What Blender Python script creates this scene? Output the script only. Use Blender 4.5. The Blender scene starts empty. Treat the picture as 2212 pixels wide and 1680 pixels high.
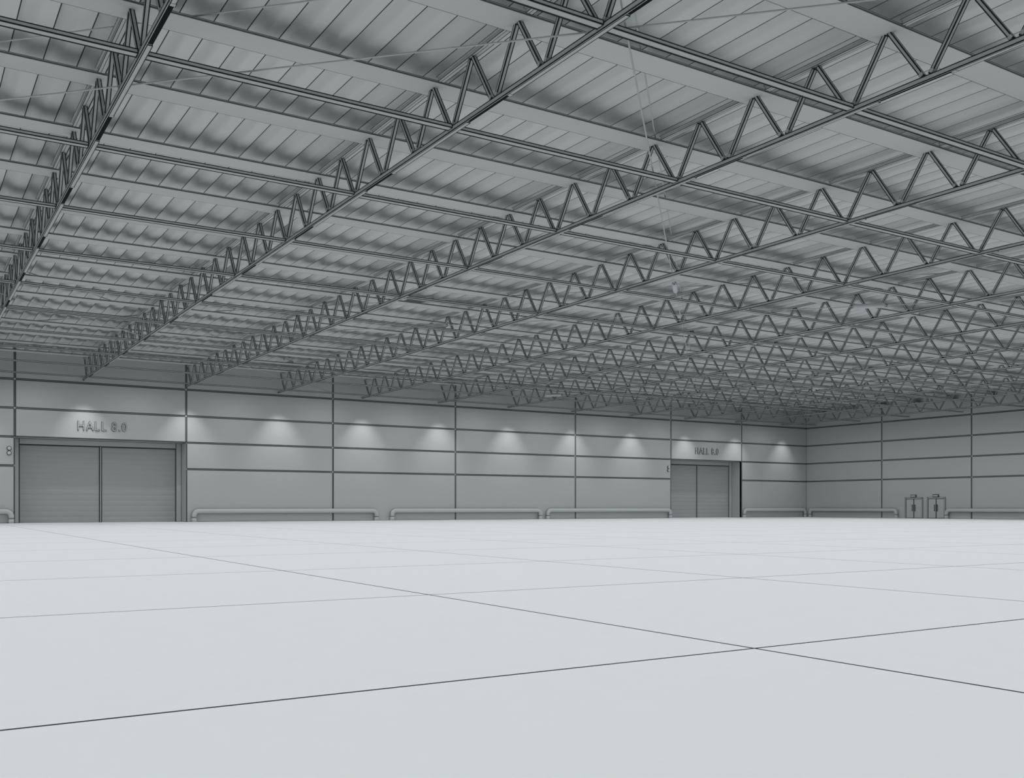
import bpy, math, random
from mathutils import Vector
sc = bpy.context.scene
C = sc.collection
HC = 1.207
# ---------------------------------------------------------------- camera
cam = bpy.data.cameras.new('camera')
co = bpy.data.objects.new('camera', cam); C.objects.link(co)
co.location = (0, 0, HC)
co.rotation_euler = (math.radians(90), 0, -math.radians(32.308))
cam.sensor_width = 36.0
cam.lens = 36.0*2105.5/2212
cam.shift_y = 254.6/2212
cam.clip_end = 500
sc.camera = co
# ---------------------------------------------------------------- colour and world
sc.view_settings.view_transform = 'Standard'
sc.view_settings.look = 'None'
sc.view_settings.gamma = 1
sc.view_settings.exposure = 0.0
w = bpy.data.worlds.new('world'); sc.world = w
w.use_nodes = True
w.node_tree.nodes['Background'].inputs[0].default_value = (0.75, 0.8, 0.82, 1)
w.node_tree.nodes['Background'].inputs[1].default_value = 0.0
try:
    sc.cycles.max_bounces = 8; sc.cycles.diffuse_bounces = 6
    sc.cycles.use_denoising = True
    sc.cycles.denoising_prefilter = 'ACCURATE'
    sc.cycles.use_light_tree = True
except Exception:
    pass
# ---------------------------------------------------------------- measures of the hall
XL, XR = -26.0, 92.49          # left and right wall
YF, YB = -18.0, 80.116         # wall behind the camera and back wall
X0, ST = 4.455, 7.62           # truss at the left of the view, truss spacing
PN = 2.093                     # truss panel
NB = 21.96                     # a bottom node
NT = 23.01                     # a top node (under a purlin)
ZB, ZC = 10.80, 10.93          # bottom chord
ZT = 12.33                     # underside of the top chord
ZDECK = 12.80
TRUSS_X = [X0 + ST*k for k in range(0, 12)]
# added fill light: unseen downward strips below the bottom chords, between the trusses
FILL_W = 15.2
def area(name, loc, sx, sy, power, col=(1.0, 0.995, 0.985), rot=(0, 0, 0), spread=180):
    l = bpy.data.lights.new(name, 'AREA'); l.shape = 'RECTANGLE'; l.size = sx; l.size_y = sy
    l.energy = power; l.color = col; l.spread = math.radians(spread)
    o = bpy.data.objects.new(name, l); C.objects.link(o); o.location = loc; o.rotation_euler = rot
    return o
lx = [X0 + ST*(k+0.5) for k in range(-4, 12) if XL+1 < X0+ST*(k+0.5) < XR-1]
for x in lx:
    area('fill_strip', (x, 31.0, 10.5), 0.12, 94.0, FILL_W*94)

# ---------------------------------------------------------------- materials
def new_mat(name):
    m = bpy.data.materials.new(name); m.use_nodes = True
    nt = m.node_tree; b = nt.nodes['Principled BSDF']
    b.inputs['Roughness'].default_value = 0.9
    b.inputs['Specular IOR Level'].default_value = 0.15
    return m, nt, b
def plain(name, col, rough=0.9, spec=0.15):
    m, nt, b = new_mat(name)
    n = nt.nodes.new('ShaderNodeTexNoise'); n.inputs['Scale'].default_value = 1.3; n.inputs['Detail'].default_value = 4
    mx = nt.nodes.new('ShaderNodeMix'); mx.data_type = 'RGBA'
    mx.inputs[6].default_value = (*[c*0.975 for c in col], 1); mx.inputs[7].default_value = (*[min(1, c*1.025) for c in col], 1)
    nt.links.new(n.outputs['Fac'], mx.inputs[0]); nt.links.new(mx.outputs[2], b.inputs['Base Color'])
    b.inputs['Roughness'].default_value = rough; b.inputs['Specular IOR Level'].default_value = spec
    return m
def lined(name, col, line, rough=0.9):
    """surface with dark outlines along its edges; edge distances (in line widths) sit in two UV layers"""
    m, nt, b = new_mat(name)
    N, L = nt.nodes, nt.links
    mins = []
    for lay in ('edge_a', 'edge_b'):
        u = N.new('ShaderNodeUVMap'); u.uv_map = lay
        s = N.new('ShaderNodeSeparateXYZ'); L.new(u.outputs[0], s.inputs[0])
        q = N.new('ShaderNodeMath'); q.operation = 'MINIMUM'
        L.new(s.outputs[0], q.inputs[0]); L.new(s.outputs[1], q.inputs[1]); mins.append(q)
    q = N.new('ShaderNodeMath'); q.operation = 'MINIMUM'
    L.new(mins[0].outputs[0], q.inputs[0]); L.new(mins[1].outputs[0], q.inputs[1])
    lt = N.new('ShaderNodeMath'); lt.operation = 'LESS_THAN'; lt.inputs[1].default_value = 1.0
    L.new(q.outputs[0], lt.inputs[0])
    n = N.new('ShaderNodeTexNoise'); n.inputs['Scale'].default_value = 0.8; n.inputs['Detail'].default_value = 4
    m0 = N.new('ShaderNodeMix'); m0.data_type = 'RGBA'
    m0.inputs[6].default_value = (*[c*0.98 for c in col], 1); m0.inputs[7].default_value = (*[c*1.02 for c in col], 1)
    L.new(n.outputs['Fac'], m0.inputs[0])
    mx = N.new('ShaderNodeMix'); mx.data_type = 'RGBA'
    L.new(m0.outputs[2], mx.inputs[6]); mx.inputs[7].default_value = (*line, 1)
    L.new(lt.outputs[0], mx.inputs[0]); L.new(mx.outputs[2], b.inputs['Base Color'])
    b.inputs['Roughness'].default_value = rough
    return m
INK = (0.022, 0.025, 0.026)
STEEL = lined('painted_steel', (0.47, 0.48, 0.475), INK)
TRUSS = lined('truss_steel', (0.405, 0.415, 0.412), INK)
DECK = lined('roof_sheet', (0.53, 0.545, 0.54), (0.035, 0.038, 0.039))
WALL = lined('wall_panel', (0.435, 0.448, 0.447), (0.05, 0.056, 0.058))
GROOVE = lined('panel_joint', (0.20, 0.215, 0.22), (0.05, 0.056, 0.058))
DOORM = lined('shutter_steel', (0.33, 0.345, 0.345), INK)
BLACK = plain('hollow_shade', (0.004, 0.004, 0.004))  # shade inside the open chord, put in as black colour
INKM = plain('dark_outline', (0.05, 0.055, 0.056))
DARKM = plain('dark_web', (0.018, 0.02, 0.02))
TUBE = plain('tube_steel', (0.47, 0.495, 0.50), 0.75)
CABLE = plain('cable_steel', (0.42, 0.44, 0.44), 0.8)

def floor_mat():
    m, nt, b = new_mat('floor_slabs'); N, L = nt.nodes, nt.links
    g = N.new('ShaderNodeNewGeometry'); s = N.new('ShaderNodeSeparateXYZ'); L.new(g.outputs['Position'], s.inputs[0])
    outs = []
    for ax, off in ((0, 6.195), (1, 5.927)):
        a = N.new('ShaderNodeMath'); a.operation = 'SUBTRACT'; a.inputs[1].default_value = off - 3.0 - 60
        L.new(s.outputs[ax], a.inputs[0])
        p = N.new('ShaderNodeMath'); p.operation = 'PINGPONG'; p.inputs[1].default_value = 3.0
        L.new(a.outputs[0], p.inputs[0])
        c = N.new('ShaderNodeMath'); c.operation = 'GREATER_THAN'; c.inputs[1].default_value = 3.0 - 0.0175
        L.new(p.outputs[0], c.inputs[0]); outs.append(c)
    mxm = N.new('ShaderNodeMath'); mxm.operation = 'MAXIMUM'
    L.new(outs[0].outputs[0], mxm.inputs[0]); L.new(outs[1].outputs[0], mxm.inputs[1])
    n = N.new('ShaderNodeTexNoise'); n.inputs['Scale'].default_value = 3.0; n.inputs['Detail'].default_value = 8
    L.new(g.outputs['Position'], n.inputs['Vector'])
    m0 = N.new('ShaderNodeMix'); m0.data_type = 'RGBA'
    m0.inputs[6].default_value = (0.775, 0.81, 0.83, 1); m0.inputs[7].default_value = (0.80, 0.835, 0.855, 1)
    L.new(n.outputs['Fac'], m0.inputs[0])
    mx = N.new('ShaderNodeMix'); mx.data_type = 'RGBA'
    L.new(m0.outputs[2], mx.inputs[6]); mx.inputs[7].default_value = (0.055, 0.06, 0.062, 1)
    L.new(mxm.outputs[0], mx.inputs[0]); L.new(mx.outputs[2], b.inputs['Base Color'])
    b.inputs['Roughness'].default_value = 1.0; b.inputs['Specular IOR Level'].default_value = 0.0
    return m
FLOORM = floor_mat()

# ---------------------------------------------------------------- mesh builder
class MB:
    def __init__(self):
        self.v, self.f, self.m, self.e, self.s = [], [], [], [], []
    def face(self, pts, mat=0, ink=0.012, edges=None, smooth=False):
        """planar polygon; ink = line width (m) along its edges, edges = which of the first four edges are drawn"""
        pts = [Vector(p) for p in pts]
        i = len(self.v); self.v += [tuple(p) for p in pts]
        n = len(pts); self.f.append(list(range(i, i+n))); self.m.append(mat); self.s.append(smooth)
        d = []
        if n == 4 and ink > 0:
            nn = (pts[2]-pts[0]).cross(pts[3]-pts[1])
            for p in pts:
                row = []
                for k in range(4):
                    if edges is not None and not edges[k]: row.append(9.0); continue
                    a, b2 = pts[k], pts[(k+1) % 4]
                    dr = (b2-a)
                    if dr.length < 1e-6 or nn.length < 1e-9: row.append(9.0); continue
                    inn = nn.cross(dr).normalized()
                    wd = ink if edges is None or edges[k] is True or edges[k] == 1 else edges[k]
                    row.append(abs((p-a).dot(inn))/wd)
                d.append(row)
        else:
            d = [[9.0]*4]*n
        self.e.append(d)
    def hexa(self, c, mat=0, ink=0.012, skip=(), mats=None):
        """c: 8 corners, bottom ring then top ring"""
        F = [(0, 3, 2, 1), (4, 5, 6, 7), (0, 1, 5, 4), (1, 2, 6, 5), (2, 3, 7, 6), (3, 0, 4, 7)]
        for k, f in enumerate(F):
            if k in skip: continue
            self.face([c[j] for j in f], mats[k] if mats else mat, ink)
    def box(self, x0, x1, y0, y1, z0, z1, mat=0, ink=0.012, skip=(), mats=None):
        """faces: 0 bottom 1 top 2 y0 3 x1 4 y1 5 x0"""
        self.hexa([(x0, y0, z0), (x1, y0, z0), (x1, y1, z0), (x0, y1, z0),
                   (x0, y0, z1), (x1, y0, z1), (x1, y1, z1), (x0, y1, z1)], mat, ink, skip, mats)
    def beam(self, a, b, w, h, up=(0, 0, 1), mat=0, ink=0.012):
        a, b = Vector(a), Vector(b); d = (b-a).normalized()
        s = d.cross(Vector(up)).normalized(); u = s.cross(d).normalized()
        s *= w/2; u *= h/2
        self.hexa([a-s-u, b-s-u, b+s-u, a+s-u, a-s+u, b-s+u, b+s+u, a+s+u], mat, ink)
    def tube(self, pts, r, n=12, mat=0, caps=True, radii=None):
        pts = [Vector(p) for p in pts]; rings = []
        prev = None
        for i, p in enumerate(pts):
            if i == 0: d = pts[1]-pts[0]
            elif i == len(pts)-1: d = pts[-1]-pts[-2]
            else: d = (pts[i+1]-p).normalized() + (p-pts[i-1]).normalized()
            d.normalize()
            if prev is None:
                ref = Vector((0, 0, 1)) if abs(d.z) < 0.9 else Vector((0, 1, 0))
                s = d.cross(ref).normalized()
            else:
                s = (prev - d*prev.dot(d)).normalized()
            prev = s; u = d.cross(s)
            rr = radii[i] if radii else r
            rings.append([p + (s*math.cos(2*math.pi*k/n) + u*math.sin(2*math.pi*k/n))*rr for k in range(n)])
        base = len(self.v)
        for rg in rings: self.v += [tuple(q) for q in rg]
        for i in range(len(rings)-1):
            for k in range(n):
                k2 = (k+1) % n
                self.f.append([base+i*n+k, base+i*n+k2, base+(i+1)*n+k2, base+(i+1)*n+k])
                self.m.append(mat); self.s.append(True); self.e.append([[9.0]*4]*4)
        if caps:
            self.f.append([base+k for k in range(n)][::-1]); self.f.append([base+(len(rings)-1)*n+k for k in range(n)])
            for _ in range(2): self.m.append(mat); self.s.append(False); self.e.append([[9.0]*4]*n)
    def torus(self, c, axis, R, r, n=20, m=8, mat=0):
        c = Vector(c); ax = Vector(axis).normalized()
        s = ax.orthogonal().normalized(); u = ax.cross(s)
        base = len(self.v)
        for i in range(n):
            a = 2*math.pi*i/n; dr = s*math.cos(a)+u*math.sin(a)
            for j in range(m):
                b = 2*math.pi*j/m
                self.v.append(tuple(c+dr*(R+r*math.cos(b))+ax*r*math.sin(b)))
        for i in range(n):
            for j in range(m):
                self.f.append([base+i*m+j, base+((i+1) % n)*m+j, base+((i+1) % n)*m+(j+1) % m, base+i*m+(j+1) % m])
                self.m.append(mat); self.s.append(True); self.e.append([[9.0]*4]*4)
    def mesh(self, name, mats):
        me = bpy.data.meshes.new(name)
        me.from_pydata(self.v, [], self.f)
        for mt in mats: me.materials.append(mt)
        me.polygons.foreach_set('material_index', self.m)
        me.polygons.foreach_set('use_smooth', self.s)
        ua = me.uv_layers.new(name='edge_a'); ub = me.uv_layers.new(name='edge_b')
        A, B = [], []
        for d in self.e:
            for r in d: A += [r[0], r[1]]; B += [r[2], r[3]]
        ua.data.foreach_set('uv', A); ub.data.foreach_set('uv', B)
        me.update(); return me
    def build(self, name, mats, parent=None, loc=None):
        if not isinstance(mats, (list, tuple)): mats = [mats]
        o = bpy.data.objects.new(name, self.mesh(name, mats)); C.objects.link(o)
        if parent is not None: o.parent = parent
        if loc is not None: o.location = loc
        return o
def tag(o, label=None, cat=None, group=None, kind=None):
    if label: o['label'] = label
    if cat: o['category'] = cat
    if group: o['group'] = group
    if kind: o['kind'] = kind
    return o
def empty(name, loc=(0, 0, 0), rz=0):
    o = bpy.data.objects.new(name, None); C.objects.link(o); o.location = loc; o.rotation_euler.z = rz
    o.empty_display_size = 0.2; return o
def kids(o): return [c for c in bpy.data.objects if c.parent == o]
def put(name, me, parent, loc=(0, 0, 0)):
    o = bpy.data.objects.new(name, me); C.objects.link(o); o.parent = parent; o.location = loc; return o
ORD = ['first', 'second', 'third', 'fourth', 'fifth', 'sixth', 'seventh', 'eighth', 'ninth', 'tenth', 'eleventh', 'twelfth',
       'thirteenth', 'fourteenth', 'fifteenth', 'sixteenth', 'seventeenth', 'eighteenth', 'nineteenth', 'twentieth', 'twenty-first', 'twenty-second', 'twenty-third', 'twenty-fourth', 'twenty-fifth']

# ---------------------------------------------------------------- floor and ceiling
mb = MB(); mb.box(XL-0.5, XR+0.5, YF-0.5, YB+2.4, -0.3, 0.0, 0, 0)
tag(mb.build('floor', FLOORM), 'pale grey floor of large square slabs with thin dark joints', 'floor', kind='structure')

mb = MB()
P = 0.798; OFF = 5.64; DEP = 0.15
y0, y1 = YF-0.3, YB+0.1
k0 = int(math.floor((XL-OFF)/P))-1; k1 = int(math.ceil((XR-OFF)/P))+1
def cosprof(t):
    # step up at the crest edge, short trough, long rounded slope back down to the flat crest
    if t < 0.04: return DEP*t/0.04
    if t < 0.16: return DEP
    if t < 0.58: return DEP*(0.5+0.5*math.cos(math.pi*(t-0.16)/0.42))
    return 0.0
ts = [0, 0.04, 0.10, 0.16, 0.20, 0.25, 0.30, 0.35, 0.40, 0.45, 0.50, 0.54, 0.58, 0.70, 0.85, 0.967, 1.0]
for k in range(k0, k1):
    for a, b in zip(ts[:-1], ts[1:]):
        xa, xb = OFF+(k+a)*P, OFF+(k+b)*P
        if xb < XL-0.4 or xa > XR+0.4: continue
        za, zb = ZDECK+cosprof(a), ZDECK+cosprof(b)
        dark = (b == 1.0)
        mb.face([(xa, y1, za), (xb, y1, zb), (xb, y0, zb), (xa, y0, za)], 0, 0.03 if dark else 0.0, smooth=(not dark and a > 0.03))
# plain upper side a little above
mb.face([(XL-0.4, y0, ZDECK+0.4), (XR+0.4, y0, ZDECK+0.4), (XR+0.4, y1, ZDECK+0.4), (XL-0.4, y1, ZDECK+0.4)], 0, 0)
tag(mb.build('ceiling', [DECK]), 'grey corrugated sheet metal roof deck', 'ceiling', kind='structure')

# ---------------------------------------------------------------- walls of long panels with recessed joints
ZR = [0.0, 4.242, 6.368, 8.494, 10.62, 13.2]
G = 0.062; DP = 0.05
def panel_wall(name, origin, ux, spans, holes, label):
    """origin = point at floor, ux = direction along wall, spans = seam positions, outward side = +n; holes: (i, row) cells left out"""
    mb = MB(); ux = Vector(ux); n = Vector((0, 0, 1)).cross(ux).normalized()      # n points out of the hall
    o = Vector(origin)
    def pt(s, z, d): return o + ux*s + Vector((0, 0, z)) + n*d
    def quad(s0, s1, z0, z1, d, mat, ink, edges=None):
        mb.face([pt(s0, z0, d), pt(s0, z1, d), pt(s1, z1, d), pt(s1, z0, d)][::-1], mat, ink, edges)
    nr = len(ZR)-1
    for i in range(len(spans)-1):
        for r in range(nr):
            if (i, r) in holes: continue
            s0, s1 = spans[i], spans[i+1]
            z0, z1 = ZR[r], ZR[r+1]
            a, b = s0+(G if i > 0 else 0.0), s1-(G if i < len(spans)-2 else 0.0)
            c, d = z0+(G if r > 0 else 0.0), z1-(G if r < nr-1 else 0.0)
            quad(a, b, c, d, 0.0, 0, 0.022)
            # panel edge returns into the joint
            mb.face([pt(a, c, 0), pt(a, d, 0), pt(a, d, DP), pt(a, c, DP)], 0, 0)
            mb.face([pt(b, c, DP), pt(b, d, DP), pt(b, d, 0), pt(b, c, 0)], 0, 0)
            mb.face([pt(a, d, 0), pt(b, d, 0), pt(b, d, DP), pt(a, d, DP)], 0, 0)
            mb.face([pt(a, c, DP), pt(b, c, DP), pt(b, c, 0), pt(a, c, 0)], 0, 0)
    # joint backs
    for r in range(1, nr):
        for i in range(len(spans)-1):
            if (i, r) in holes and (i, r-1) in holes: continue
            if (i, r-1) in holes: quad(spans[i]-G, spans[i+1]+G, ZR[r], ZR[r]+G, DP, 1, 0); continue
            quad(spans[i]+G, spans[i+1]-G, ZR[r]-G, ZR[r]+G, DP, 1, 0.028, (0, 1, 0, 1) )
    for i in range(1, len(spans)-1):
        for r in range(nr):
            lo = (i-1, r) in holes; ro = (i, r) in holes
            if lo and ro: continue
            a = spans[i]-(0 if lo else G); b = spans[i]+(0 if ro else G)
            quad(a, b, ZR[r]+(G if r else 0), ZR[r+1]-G, DP, 1, 0.02 if (lo or ro) else 0.04, (1, 0, 1, 0))
            if r: quad(a, b, ZR[r]-G, ZR[r]+G, DP, 0, 0)
    # thickness behind (split round the holes)
    hs = sorted({i for i, r in holes})
    cuts = [0.0]
    segs = []; s = spans[0]
    for i in hs:
        segs.append((s, spans[i])); s = spans[i+1]
    segs.append((s, spans[-1]))
    for a, b in segs:
        c = [pt(a, -0.05, DP+0.001), pt(b, -0.05, DP+0.001), pt(b, -0.05, DP+0.25), pt(a, -0.05, DP+0.25),
             pt(a, 13.2, DP+0.001), pt(b, 13.2, DP+0.001), pt(b, 13.2, DP+0.25), pt(a, 13.2, DP+0.25)]
        mb.hexa(c, 1, 0)
    for i in hs:
        top = max(ZR[r+1] for j, r in holes if j == i)
        a, b = spans[i], spans[i+1]
        c = [pt(a, top, DP+0.001), pt(b, top, DP+0.001), pt(b, top, DP+0.25), pt(a, top, DP+0.25),
             pt(a, 13.2, DP+0.001), pt(b, 13.2, DP+0.001), pt(b, 13.2, DP+0.25), pt(a, 13.2, DP+0.25)]
        mb.hexa(c, 1, 0)
    ob = mb.build(name, [WALL, GROOVE])
    return tag(ob, label, 'wall', kind='structure')
SA = [XL, -17.5, -4.9, 7.41, 19.72, 32.21, 44.39, 58.27, 71.06, 81.72, XR]
SA0 = [s-XL for s in SA]
hA = [(3, 0), (3, 1), (8, 0), (8, 1)]
panel_wall('wall_back', (XL, YB, 0), (1, 0, 0), SA0, hA, 'grey panelled end wall with two roller doors and hall signs')
SB = [0, 10.63, 21.31, 31.98, 42.6, 53.3, 63.9, 74.6, 85.2, YB-YF]
panel_wall('wall_right', (XR, YB, 0), (0, -1, 0), SB, [], 'grey panelled side wall with two small double doors')
SL = [0, 10.7, 21.3, 32, 42.6, 53.3, 63.9, 74.6, 85.2, YB-YF]
panel_wall('wall_left', (XL, YF, 0), (0, 1, 0), SL, [], 'grey panelled side wall to the left')
SF = [0, 12, 24, 36, 48, 60, 72, 84, 96, 108, XR-XL]
panel_wall('wall_front', (XR, YF, 0), (-1, 0, 0), SF, [], 'grey panelled wall behind the viewer')

# ---------------------------------------------------------------- roller doors in deep recesses
RD = 1.72
def roller_door(name, xa, xb, label):
    ztop = 6.368
    root = empty(name, ((xa+xb)/2, YB, 0)); tag(root, label, 'door', kind='structure')
    hw = (xb-xa)/2
    mb = MB()      # lining of the recess
    d0 = 0.0
    mb.face([(-hw, d0, 0), (-hw, RD, 0), (-hw, RD, ztop), (-hw, d0, ztop)][::-1], 0, 0.03)
    mb.face([(hw, d0, 0), (hw, RD, 0), (hw, RD, ztop), (hw, d0, ztop)], 0, 0.03)
    mb.face([(-hw, d0, ztop), (-hw, RD, ztop), (hw, RD, ztop), (hw, d0, ztop)][::-1], 0, 0.03)
    mb.build('recess_lining', [WALL], root)
    fw, ft, top = 0.43, 0.16, 0.44
    mb = MB()
    mb.box(-hw, -hw+fw, RD-ft, RD, 0, ztop, 0, 0.03)
    mb.box(hw-fw, hw, RD-ft, RD, 0, ztop, 0, 0.03)
    mb.box(-hw+fw, hw-fw, RD-ft, RD, ztop-top, ztop, 0, 0.03)
    mb.build('door_frame', [WALL], root)
    mb = MB(); mb.box(-0.06, 0.06, RD-0.14, RD-0.02, 0, ztop-top, 0, 0.03)
    mb.build('mullion', [WALL], root)
    z1 = ztop-top; nS = 14; ph = z1/nS
    for s in (-1, 1):
        a, b = (-hw+fw, -0.06) if s < 0 else (0.06, hw-fw)
        mb = MB(); prev = None
        steps = 6
        for i in range(nS*steps+1):
            z = i*ph/steps; t = (i % steps)/steps
            y = RD-0.04 - 0.022*math.sin(math.pi*t)**0.8 if i % steps else RD-0.04
            if prev: mb.face([(a, prev[0], prev[1]), (b, prev[0], prev[1]), (b, y, z), (a, y, z)], 0, 0)
            prev = (y, z)
        mb.face([(a, RD-0.02, 0), (b, RD-0.02, 0), (b, RD-0.02, z1), (a, RD-0.02, z1)], 1, 0)
        mb.face([(a, RD-0.078, z1-0.07), (b, RD-0.078, z1-0.07), (b, RD-0.078, z1), (a, RD-0.078, z1)], 1, 0)
        e = 0.05
        mb.face([(a, RD-0.079, 0), (a+e, RD-0.079, 0), (a+e, RD-0.079, z1), (a, RD-0.079, z1)], 1, 0)
        mb.face([(b-e, RD-0.079, 0), (b, RD-0.079, 0), (b, RD-0.079, z1), (b-e, RD-0.079, z1)], 1, 0)
        mb.build('shutter_leaf', [DOORM, INKM], root)
    mb = MB(); mb.box(-hw-0.3, hw+0.3, RD+0.005, RD+0.3, 0, ztop+0.3, 0, 0)
    mb.build('backing', [DOORM], root)
    return root
roller_door('door_1', 7.41, 19.72, 'wide grey roller door at the left under a HALL 8.0 sign')
roller_door('door_2', 71.06, 81.72, 'distant grey roller door near the corner under a HALL 8.0 sign')

# ---------------------------------------------------------------- signs
def text_mesh(ch, size, offset, extrude):
    cu = bpy.data.curves.new('t', 'FONT'); cu.body = ch; cu.size = size; cu.offset = offset; cu.extrude = extrude
    o = bpy.data.objects.new('t', cu); C.objects.link(o)
    dg = bpy.context.evaluated_depsgraph_get(); dg.update()
    me = bpy.data.meshes.new_from_object(o.evaluated_get(dg))
    wd = max([v.co.x for v in me.vertices] or [0])
    bpy.data.objects.remove(o); bpy.data.curves.remove(cu)
    return me, wd
def hall_sign(xa, xb, zc, h, label):
    root = empty('hall_sign', ((xa+xb)/2, YB, zc)); tag(root, label, 'sign')
    size = h/0.73
    adv = {'H': 0.80, 'A': 0.70, 'L': 0.60, ' ': 0.33, '8': 0.62, '.': 0.30, '0': 0.60}
    txt = 'HALL 8.0'; tot = sum(adv[c] for c in txt)*size; f = (xb-xa)/tot
    x = -(xb-xa)/2
    for c in txt:
        if c != ' ':
            for nm, off, ex, y, mt in (('letter', 0.016*size/1.1, 0.03, -0.035, INKM), ('letter_face', -0.012*size/1.1, 0.03, -0.05, WALL)):
                me, wd = text_mesh(c, size, off, ex)
                me.materials.clear(); me.materials.append(mt)
                if mt is WALL:
                    for ln in ('edge_a', 'edge_b'):
                        uv = me.uv_layers.new(name=ln)
                        uv.data.foreach_set('uv', [9.0]*(2*len(me.loops)))
                if nm == 'letter':
                    o = put('letter', me, root, (x, y, -h/2)); o.rotation_euler.x = math.pi/2; o.scale.x = f*0.98
                    o['label'] = 'dark outline of the character ' + c
                    par = o
                else:
                    o = put('letter_face', me, par, (0, 0, 0.02))
        x += adv[c]*size*f
    return root
hall_sign(11.61, 15.30, 7.41, 0.72, 'raised letters HALL 8.0 above the wide roller door at the left')
hall_sign(74.52, 78.19, 7.42, 0.72, 'small raised letters HALL 8.0 above the distant roller door')

def signal_light(x, label):
    root = empty('signal_light', (x, YB, 5.33)); tag(root, label, 'light')
    for z in (0.17, -0.17):
        mb = MB()
        mb.tube([(0, 0, z), (0, -0.06, z)], 0.16, 24, 1)
        mb.tube([(0, -0.06, z), (0, -0.14, z), (0, -0.17, z)], 0.13, 24, 0, radii=[0.125, 0.125, 0.09])
        mb.build('lamp', [TUBE, INKM], root)
signal_light(7.03, 'pair of round signal lamps left of the wide roller door')
signal_light(70.67, 'pair of round signal lamps left of the distant roller door')

# ---------------------------------------------------------------- emergency double doors in the right wall
def double_door(name, ya, yb, label):
    h = 2.13; root = empty(name, (XR, (ya+yb)/2, 0)); tag(root, label, 'door', kind='structure')
    hw = (yb-ya)/2
    mb = MB()
    mb.box(-0.10, 0, -hw-0.09, -hw+0.05, 0, h+0.1, 0, 0.03)
    mb.box(-0.10, 0, hw-0.05, hw+0.09, 0, h+0.1, 0, 0.03)
    mb.box(-0.10, 0, -hw+0.05, hw-0.05, h-0.06, h+0.1, 0, 0.03)
    mb.build('door_frame', [WALL], root)
    for s in (-1, 1):
        a, b = (0.02, hw-0.05) if s > 0 else (-hw+0.05, -0.02)
        mb = MB(); mb.box(-0.05, 0, a, b, 0.02, h-0.06, 0, 0.035)
        leaf = mb.build('door_leaf', [WALL], root)
        mb = MB(); yy = s*0.16
        mb.box(-0.13, -0.10, yy-0.05, yy+0.05, 0.75, 1.45, 0, 0.03)
        mb.box(-0.10, -0.05, yy-0.02, yy+0.02, 0.80, 0.88, 0, 0)
        mb.box(-0.10, -0.05, yy-0.02, yy+0.02, 1.32, 1.40, 0, 0)
        mb.build('handle', [DOORM], leaf)
    mb = MB(); mb.box(-0.03, 0.0, -0.02, 0.02, 0.0, h-0.06, 0, 0)
    mb.build('door_gap', [INKM], root)
    return root
double_door('door_3', 64.42, 66.41, 'left one of the two small double doors in the right wall')
double_door('door_4', 61.77, 63.75, 'right one of the two small double doors in the right wall')
def exit_light(y, label):
    mb = MB(); mb.box(-0.16, 0, -0.31, 0.31, 0, 0.22, 0, 0.03); mb.box(-0.10, 0, -0.34, 0.34, -0.03, 0.25, 1, 0)
    o = mb.build('emergency_light', [WALL, INKM], loc=(XR, y, 2.26)); tag(o, label, 'light')
exit_light(65.46, 'small box light above the left double door in the right wall')
exit_light(62.8, 'small box light above the right double door in the right wall')

# ---------------------------------------------------------------- guard rails along the walls
def guard_rail(a, b, wall, label):
    R = 0.19; Hh = 1.06; cr = 0.55
    L = b-a
    if wall == 'A': root = empty('guard_rail', ((a+b)/2, YB-0.25, 0))
    else: root = empty('guard_rail', (XR-0.25, (a+b)/2, 0), -math.pi/2)
    tag(root, label, 'guard rail', 'guard rails along the walls')
    hx = L/2-R
    zc = Hh-R
    pts = [(-hx, 0, 0.36), (-hx, 0, zc-cr+0.2)]
    r2 = cr-0.2
    for i in range(1, 9):
        t = math.pi/2*i/8; pts.append((-hx+r2*(1-math.cos(t)), 0, zc-r2+r2*math.sin(t)))
    for i in range(0, 9):
        t = math.pi/2*(1-i/8); pts.append((hx-r2*(1-math.cos(t)), 0, zc-r2+r2*math.sin(t)))
    pts.append((hx, 0, 0.36))
    mb = MB(); mb.tube(pts, R, 24, 0, caps=True)
    out, inn = [], []
    for i, p in enumerate(pts):
        q0 = Vector(pts[max(0, i-1)]); q1 = Vector(pts[min(len(pts)-1, i+1)]); d = (q1-q0).normalized()
        nrm = Vector((-d.z, 0, d.x))
        out.append(Vector(p)+nrm*R); inn.append(Vector(p)-nrm*R)
    mb.tube(out, 0.013, 6, 1); mb.tube(inn, 0.013, 6, 1)
    mb.build('rail_tube', [TUBE, INKM], root)
    for s in (-1, 1):
        mb = MB(); mb.tube([(s*hx, 0, 0), (s*hx, 0, 0.32)], R, 24, 0)
        mb.tube([(s*hx, 0, 0.32), (s*hx, 0, 0.36)], R*1.02, 24, 1)
        mb.build('foot', [TUBE, INKM], root)
guard_rail(-4.6, 7.34, 'A', 'grey tubular guard rail cut by the left picture edge')
guard_rail(20.08, 36.4, 'A', 'long grey tubular guard rail right of the wide roller door')
guard_rail(37.56, 54.02, 'A', 'grey tubular guard rail in the middle of the back wall')
guard_rail(54.52, 70.93, 'A', 'grey tubular guard rail left of the distant roller door')
guard_rail(81.7, 92.2, 'A', 'short grey tubular guard rail between distant roller door and corner')
guard_rail(67.27, 79.5, 'B', 'grey tubular guard rail between the corner and the small double doors')
guard_rail(46.0, 61.62, 'B', 'grey tubular guard rail right of the double doors at the picture edge')

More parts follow.
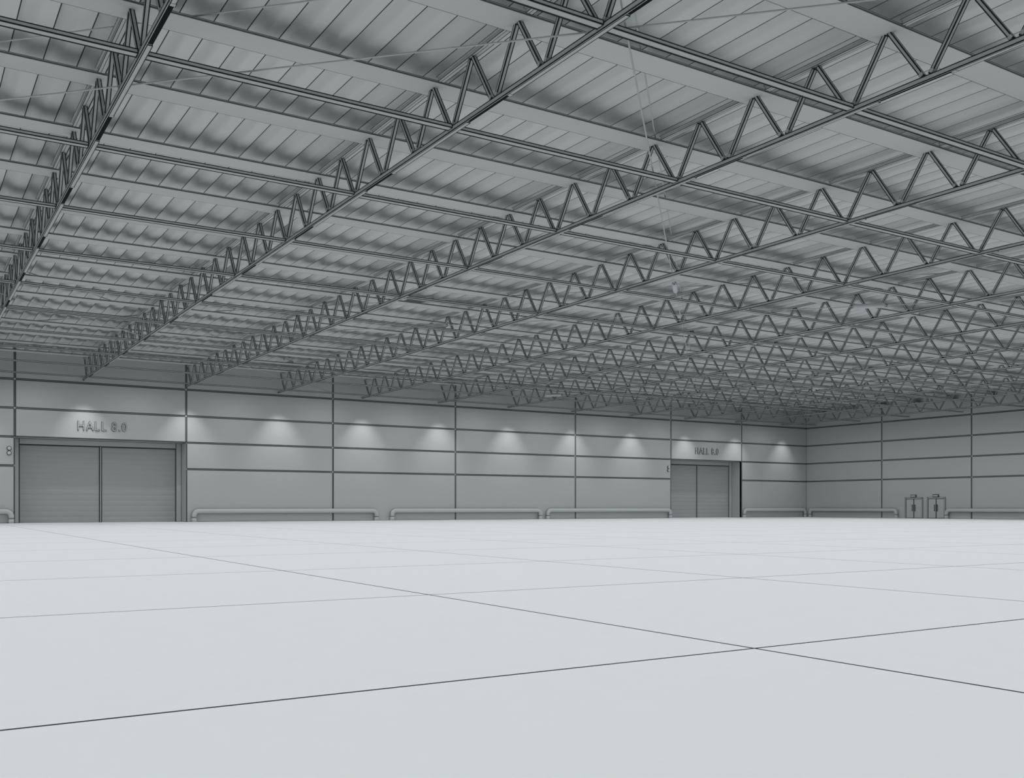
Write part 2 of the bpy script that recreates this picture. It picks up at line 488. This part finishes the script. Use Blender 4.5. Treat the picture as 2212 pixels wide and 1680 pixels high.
# ---------------------------------------------------------------- roof trusses
LW = 0.025
YEND = YB-0.36
kmin = -18
bot = [NB+PN*k for k in range(-12, 28)]          # bottom nodes
bot = [y for y in bot if y < YEND-0.3]
top = [y+PN/2 for y in bot] ; top = [bot[0]-PN/2]+top
Y0 = top[0]
gaps = []                                         # stretches where the outer half of the bottom chord is left open
for k in range(-3, 11):
    yn = 21.96+3*PN*k
    gaps.append((yn-2.78, yn-0.80))
def diag_mesh(up):
    mb = MB()
    if up: a, b = Vector((0, 0.09, ZC+0.005)), Vector((0, PN/2-0.055, ZT-0.02))
    else: a, b = Vector((0, -0.09, ZC+0.005)), Vector((0, -PN/2+0.055, ZT-0.02))
    mb.beam(a, b, 0.11, 0.10, (0, 1, 0), 0, LW)
    # joint plates at the foot
    d = (b-a).normalized()
    mb.beam(a+d*0.03, a+d*0.13, 0.116, 0.103, (0, 1, 0), 0, 0.006)
    return mb.mesh('diagonal', [TRUSS])
D_UP, D_DN = diag_mesh(True), diag_mesh(False)
bars = []
s = Y0-0.2
for g0, g1 in gaps:
    if g0 > s: bars.append((s, g0))
    s = max(s, g1)
bars.append((s, YEND))
# continuous open angle: left leg and top plate
mb = MB(); h = 0.075
mb.box(-h, -h+0.012, Y0-0.2, YEND, ZB, ZC, 0, LW)
mb.box(-h+0.012, -h+0.034, Y0-0.2, YEND, ZB, ZB+0.012, 0, 0.004)
mb.box(-h+0.012, h, Y0-0.2, YEND, ZC-0.012, ZC, 0, 0, mats=[1, 0, 1, 1, 1, 0])
for g0, g1 in gaps:
    mb.box(-h+0.034, h-0.004, g0+0.02, g1-0.02, ZB+0.022, ZB+0.032, 1, 0)  # black sheet painted in for the unlit inside of the chord
CH_ANGLE = mb.mesh('bottom_chord', [TRUSS, BLACK])
def bar_mesh(a, b):
    mb = MB(); mb.box(-h+0.036, h, a, b, ZB-0.002, ZC-0.014, 0, LW*0.6)
    mb.box(h-0.016, h+0.004, a+0.03, b-0.01, ZB-0.003, ZC-0.015, 1, 0)
    mb.box(-h+0.04, h+0.012, b-0.03, b+0.10, ZB-0.004, ZB+0.06, 0, 0.012)
    return mb.mesh('chord_bar', [TRUSS, INKM])
BARS = [bar_mesh(a, b) for a, b in bars]
PUR = [NT+2*PN*k for k in range(-6, 14)]
PW = 0.43
mb = MB()
yy = Y0
for y in PUR+[YB+9]:
    a, b = yy, min(y-PW, YB-0.62)
    if b-a > 0.2:
        mb.box(-0.085, 0.085, a+0.012, b-0.012, ZT, ZT+0.10, 0, 0.011)
        mb.box(-0.012, 0.09, a+0.02, b-0.02, ZT-0.004, ZT+0.10, 0, 0.010)
        mb.box(0.09, 0.115, a+0.02, b-0.02, ZT+0.01, ZT+0.10, 1, 0)
        mb.box(-0.15, -0.085, a+0.02, b-0.02, ZT+0.08, ZT+0.10, 0, 0.006)
    yy = y+PW
TOPC = mb.mesh('top_chord', [TRUSS, INKM])
names = ['running steeply up at the left edge of the picture',
         'starting from the wall above the left roller door','starting at the right edge of the left roller door']
for i, x in enumerate(TRUSS_X):
    root = empty('roof_truss', (x, 0, 0))
    lab = ('grey lattice roof truss ' + names[i]) if i < 3 else ('grey lattice roof truss, %s from the right side wall' % ORD[len(TRUSS_X)-1-i])
    if i == len(TRUSS_X)-1: lab = 'grey lattice roof truss nearest the right side wall'
    tag(root, lab, 'roof truss', 'parallel lattice trusses under the roof')
    put('bottom_chord', CH_ANGLE, root); put('top_chord', TOPC, root)
    for me in BARS: put('chord_bar', me, root)
    for y in bot:
        put('diagonal', D_UP, root, (0, y, 0)); put('diagonal', D_DN, root, (0, y, 0))

# ---------------------------------------------------------------- purlins: wide flat plates under the deck
for i, y in enumerate(PUR[::-1]):
    mb = MB()
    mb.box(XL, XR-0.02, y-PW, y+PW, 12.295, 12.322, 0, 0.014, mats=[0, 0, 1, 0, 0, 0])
    mb.box(XL, XR-0.02, y-PW+0.01, y+PW-0.01, 12.322, 12.362, 0, 0.012)
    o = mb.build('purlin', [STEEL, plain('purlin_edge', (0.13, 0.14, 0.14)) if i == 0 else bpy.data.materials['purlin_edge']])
    n = len(PUR)
    tag(o, 'wide flat grey roof purlin, %s out from the back wall' % ORD[i], 'roof purlin', 'flat purlins under the roof deck')

# ---------------------------------------------------------------- tie beams between the bottom chords
ties = [21.96+3*PN*k for k in range(-4, 10)]
xs = [XL] + TRUSS_X + [XR-0.25]
for i, y in enumerate(ties[::-1]):
    root = empty('tie_beam', (0, y-0.05, 0))
    tag(root, 'long grey tie beam level with the bottom chords, %s out from the back wall' % ORD[i], 'tie beam', 'tie beams crossing the trusses')
    for a, b in zip(xs[:-1], xs[1:]):
        a2 = a+(0.08 if a != XL else 0.02); b2 = b-0.08
        mb = MB()
        mb.box(a2, b2, -0.11, 0.10, 10.86, 10.965, 0, LW)
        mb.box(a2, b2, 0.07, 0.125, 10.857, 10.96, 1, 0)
        mb.build('beam_segment', [TRUSS, DARKM], root)

# ---------------------------------------------------------------- diagonal bracing cables with turnbuckles
K = 1.03
def clip_line(kind, c):
    # points where Y = c + K X (u) or Y = c - K X (v) enters and leaves the roof
    pts = []
    sg = 1 if kind == 'u' else -1
    f = lambda x: c+sg*K*x
    xa, xb = XL+0.3, XR-0.3
    t = []
    for X in (xa, xb): t.append(X)
    for Y in (Y0+1, YB-0.8): t.append((Y-c)/(sg*K))
    t.sort(); a, b = t[1], t[2]
    return Vector((a, f(a), 0)), Vector((b, f(b), 0))
CN = {('u', 2.6): 'diagonally from the top middle towards the far corner', ('u', 46.1): 'diagonally above the left roller door',
      ('v', 28.7): 'over the near left of the roof', ('v', 72.4): 'across the middle of the roof', ('v', 120.8): 'across the far right of the roof'}
for (kd, c), txt in CN.items():
    for lvl, z, k in (('lower', 11.092, 1.0108), ('upper', 12.50, 1.0094)):
        a, b = clip_line(kd, c*k); a.z = b.z = z + (0.044 if kd == 'v' else 0)
        mb = MB(); mb.tube([a, b], 0.021, 8, 0, caps=True)
        o = mb.build('bracing_cable', [CABLE])
        tag(o, 'thin %s bracing cable running %s' % (lvl, txt), 'cable', 'diagonal bracing cables in the roof')
def turnbuckle(x, y, z, kd, label):
    ang = math.atan(K) if kd == 'u' else -math.atan(K)
    sg = 1 if kd == 'u' else -1
    kk = 1.0108 if z < 11.5 else 1.0094
    c = min([q*kk for (kq, q) in CN if kq == kd], key=lambda q: abs(y-sg*K*x-q))      # sit exactly on the cable
    e = (y-sg*K*x-c)/(1+K*K)
    x, y = x+sg*K*e, y-e
    root = empty('turnbuckle', (x, y, z), ang); tag(root, label, 'turnbuckle', 'turnbuckles on the bracing cables')
    mb = MB(); L = 0.76; r = 0.12
    pts, rad = [], []
    for i in range(9):
        t = math.pi/2*i/8; pts.append((-L+r*(1-math.cos(t)), 0, 0)); rad.append(max(0.012, r*math.sin(t)))
    for i in range(9):
        t = math.pi/2*(1-i/8); pts.append((L-r*(1-math.cos(t)), 0, 0)); rad.append(max(0.012, r*math.sin(t)))
    mb.tube(pts, r, 20, 0, radii=rad); mb.build('body', [TUBE], root)
    for s in (-1, 1):
        mb = MB(); mb.torus((s*(L+0.03), 0, 0.0), (0, 1, 0), 0.06, 0.016, 20, 8, 0)
        mb.build('eye', [INKM], root)
TB = [(29.55, 33.29, 11.092, 'u', 'turnbuckle seen nearly end on, right of the picture middle among the lower cables'),
      (40.65, 31.27, 11.136, 'v', 'long pale turnbuckle on a lower cable in the right part of the roof'),
      (24.81, 47.41, 11.136, 'v', 'pale lower turnbuckle hanging left of the picture middle'),
      (24.30, 48.00, 12.544, 'v', 'pale upper turnbuckle just above the one left of the picture middle'),
      (25.52, 72.73, 11.092, 'u', 'lower one of two slanting turnbuckles near the back wall'),
      (25.70, 73.00, 12.500, 'u', 'upper one of two slanting turnbuckles near the back wall'),
      (49.22, 71.11, 11.136, 'v', 'small pale turnbuckle just below the trusses in front of the back wall'),
      (65.16, 54.77, 11.136, 'v', 'tiny pale turnbuckle far away at the right')]
for t in TB: turnbuckle(*t)

# ---------------------------------------------------------------- wall washer spots at the truss ends
for i, x in enumerate(TRUSS_X):
    if x < 0: continue
    l = bpy.data.lights.new('wall_spot', 'SPOT'); l.energy = 620; l.spot_size = math.radians(70); l.spot_blend = 1.0
    l.shadow_soft_size = 0.05; l.color = (0.97, 0.985, 1.0)
    o = bpy.data.objects.new('wall_spot', l); C.objects.link(o)
    o.location = (x, YB-2.0, 10.74); o.rotation_euler = (math.radians(16), 0, 0)
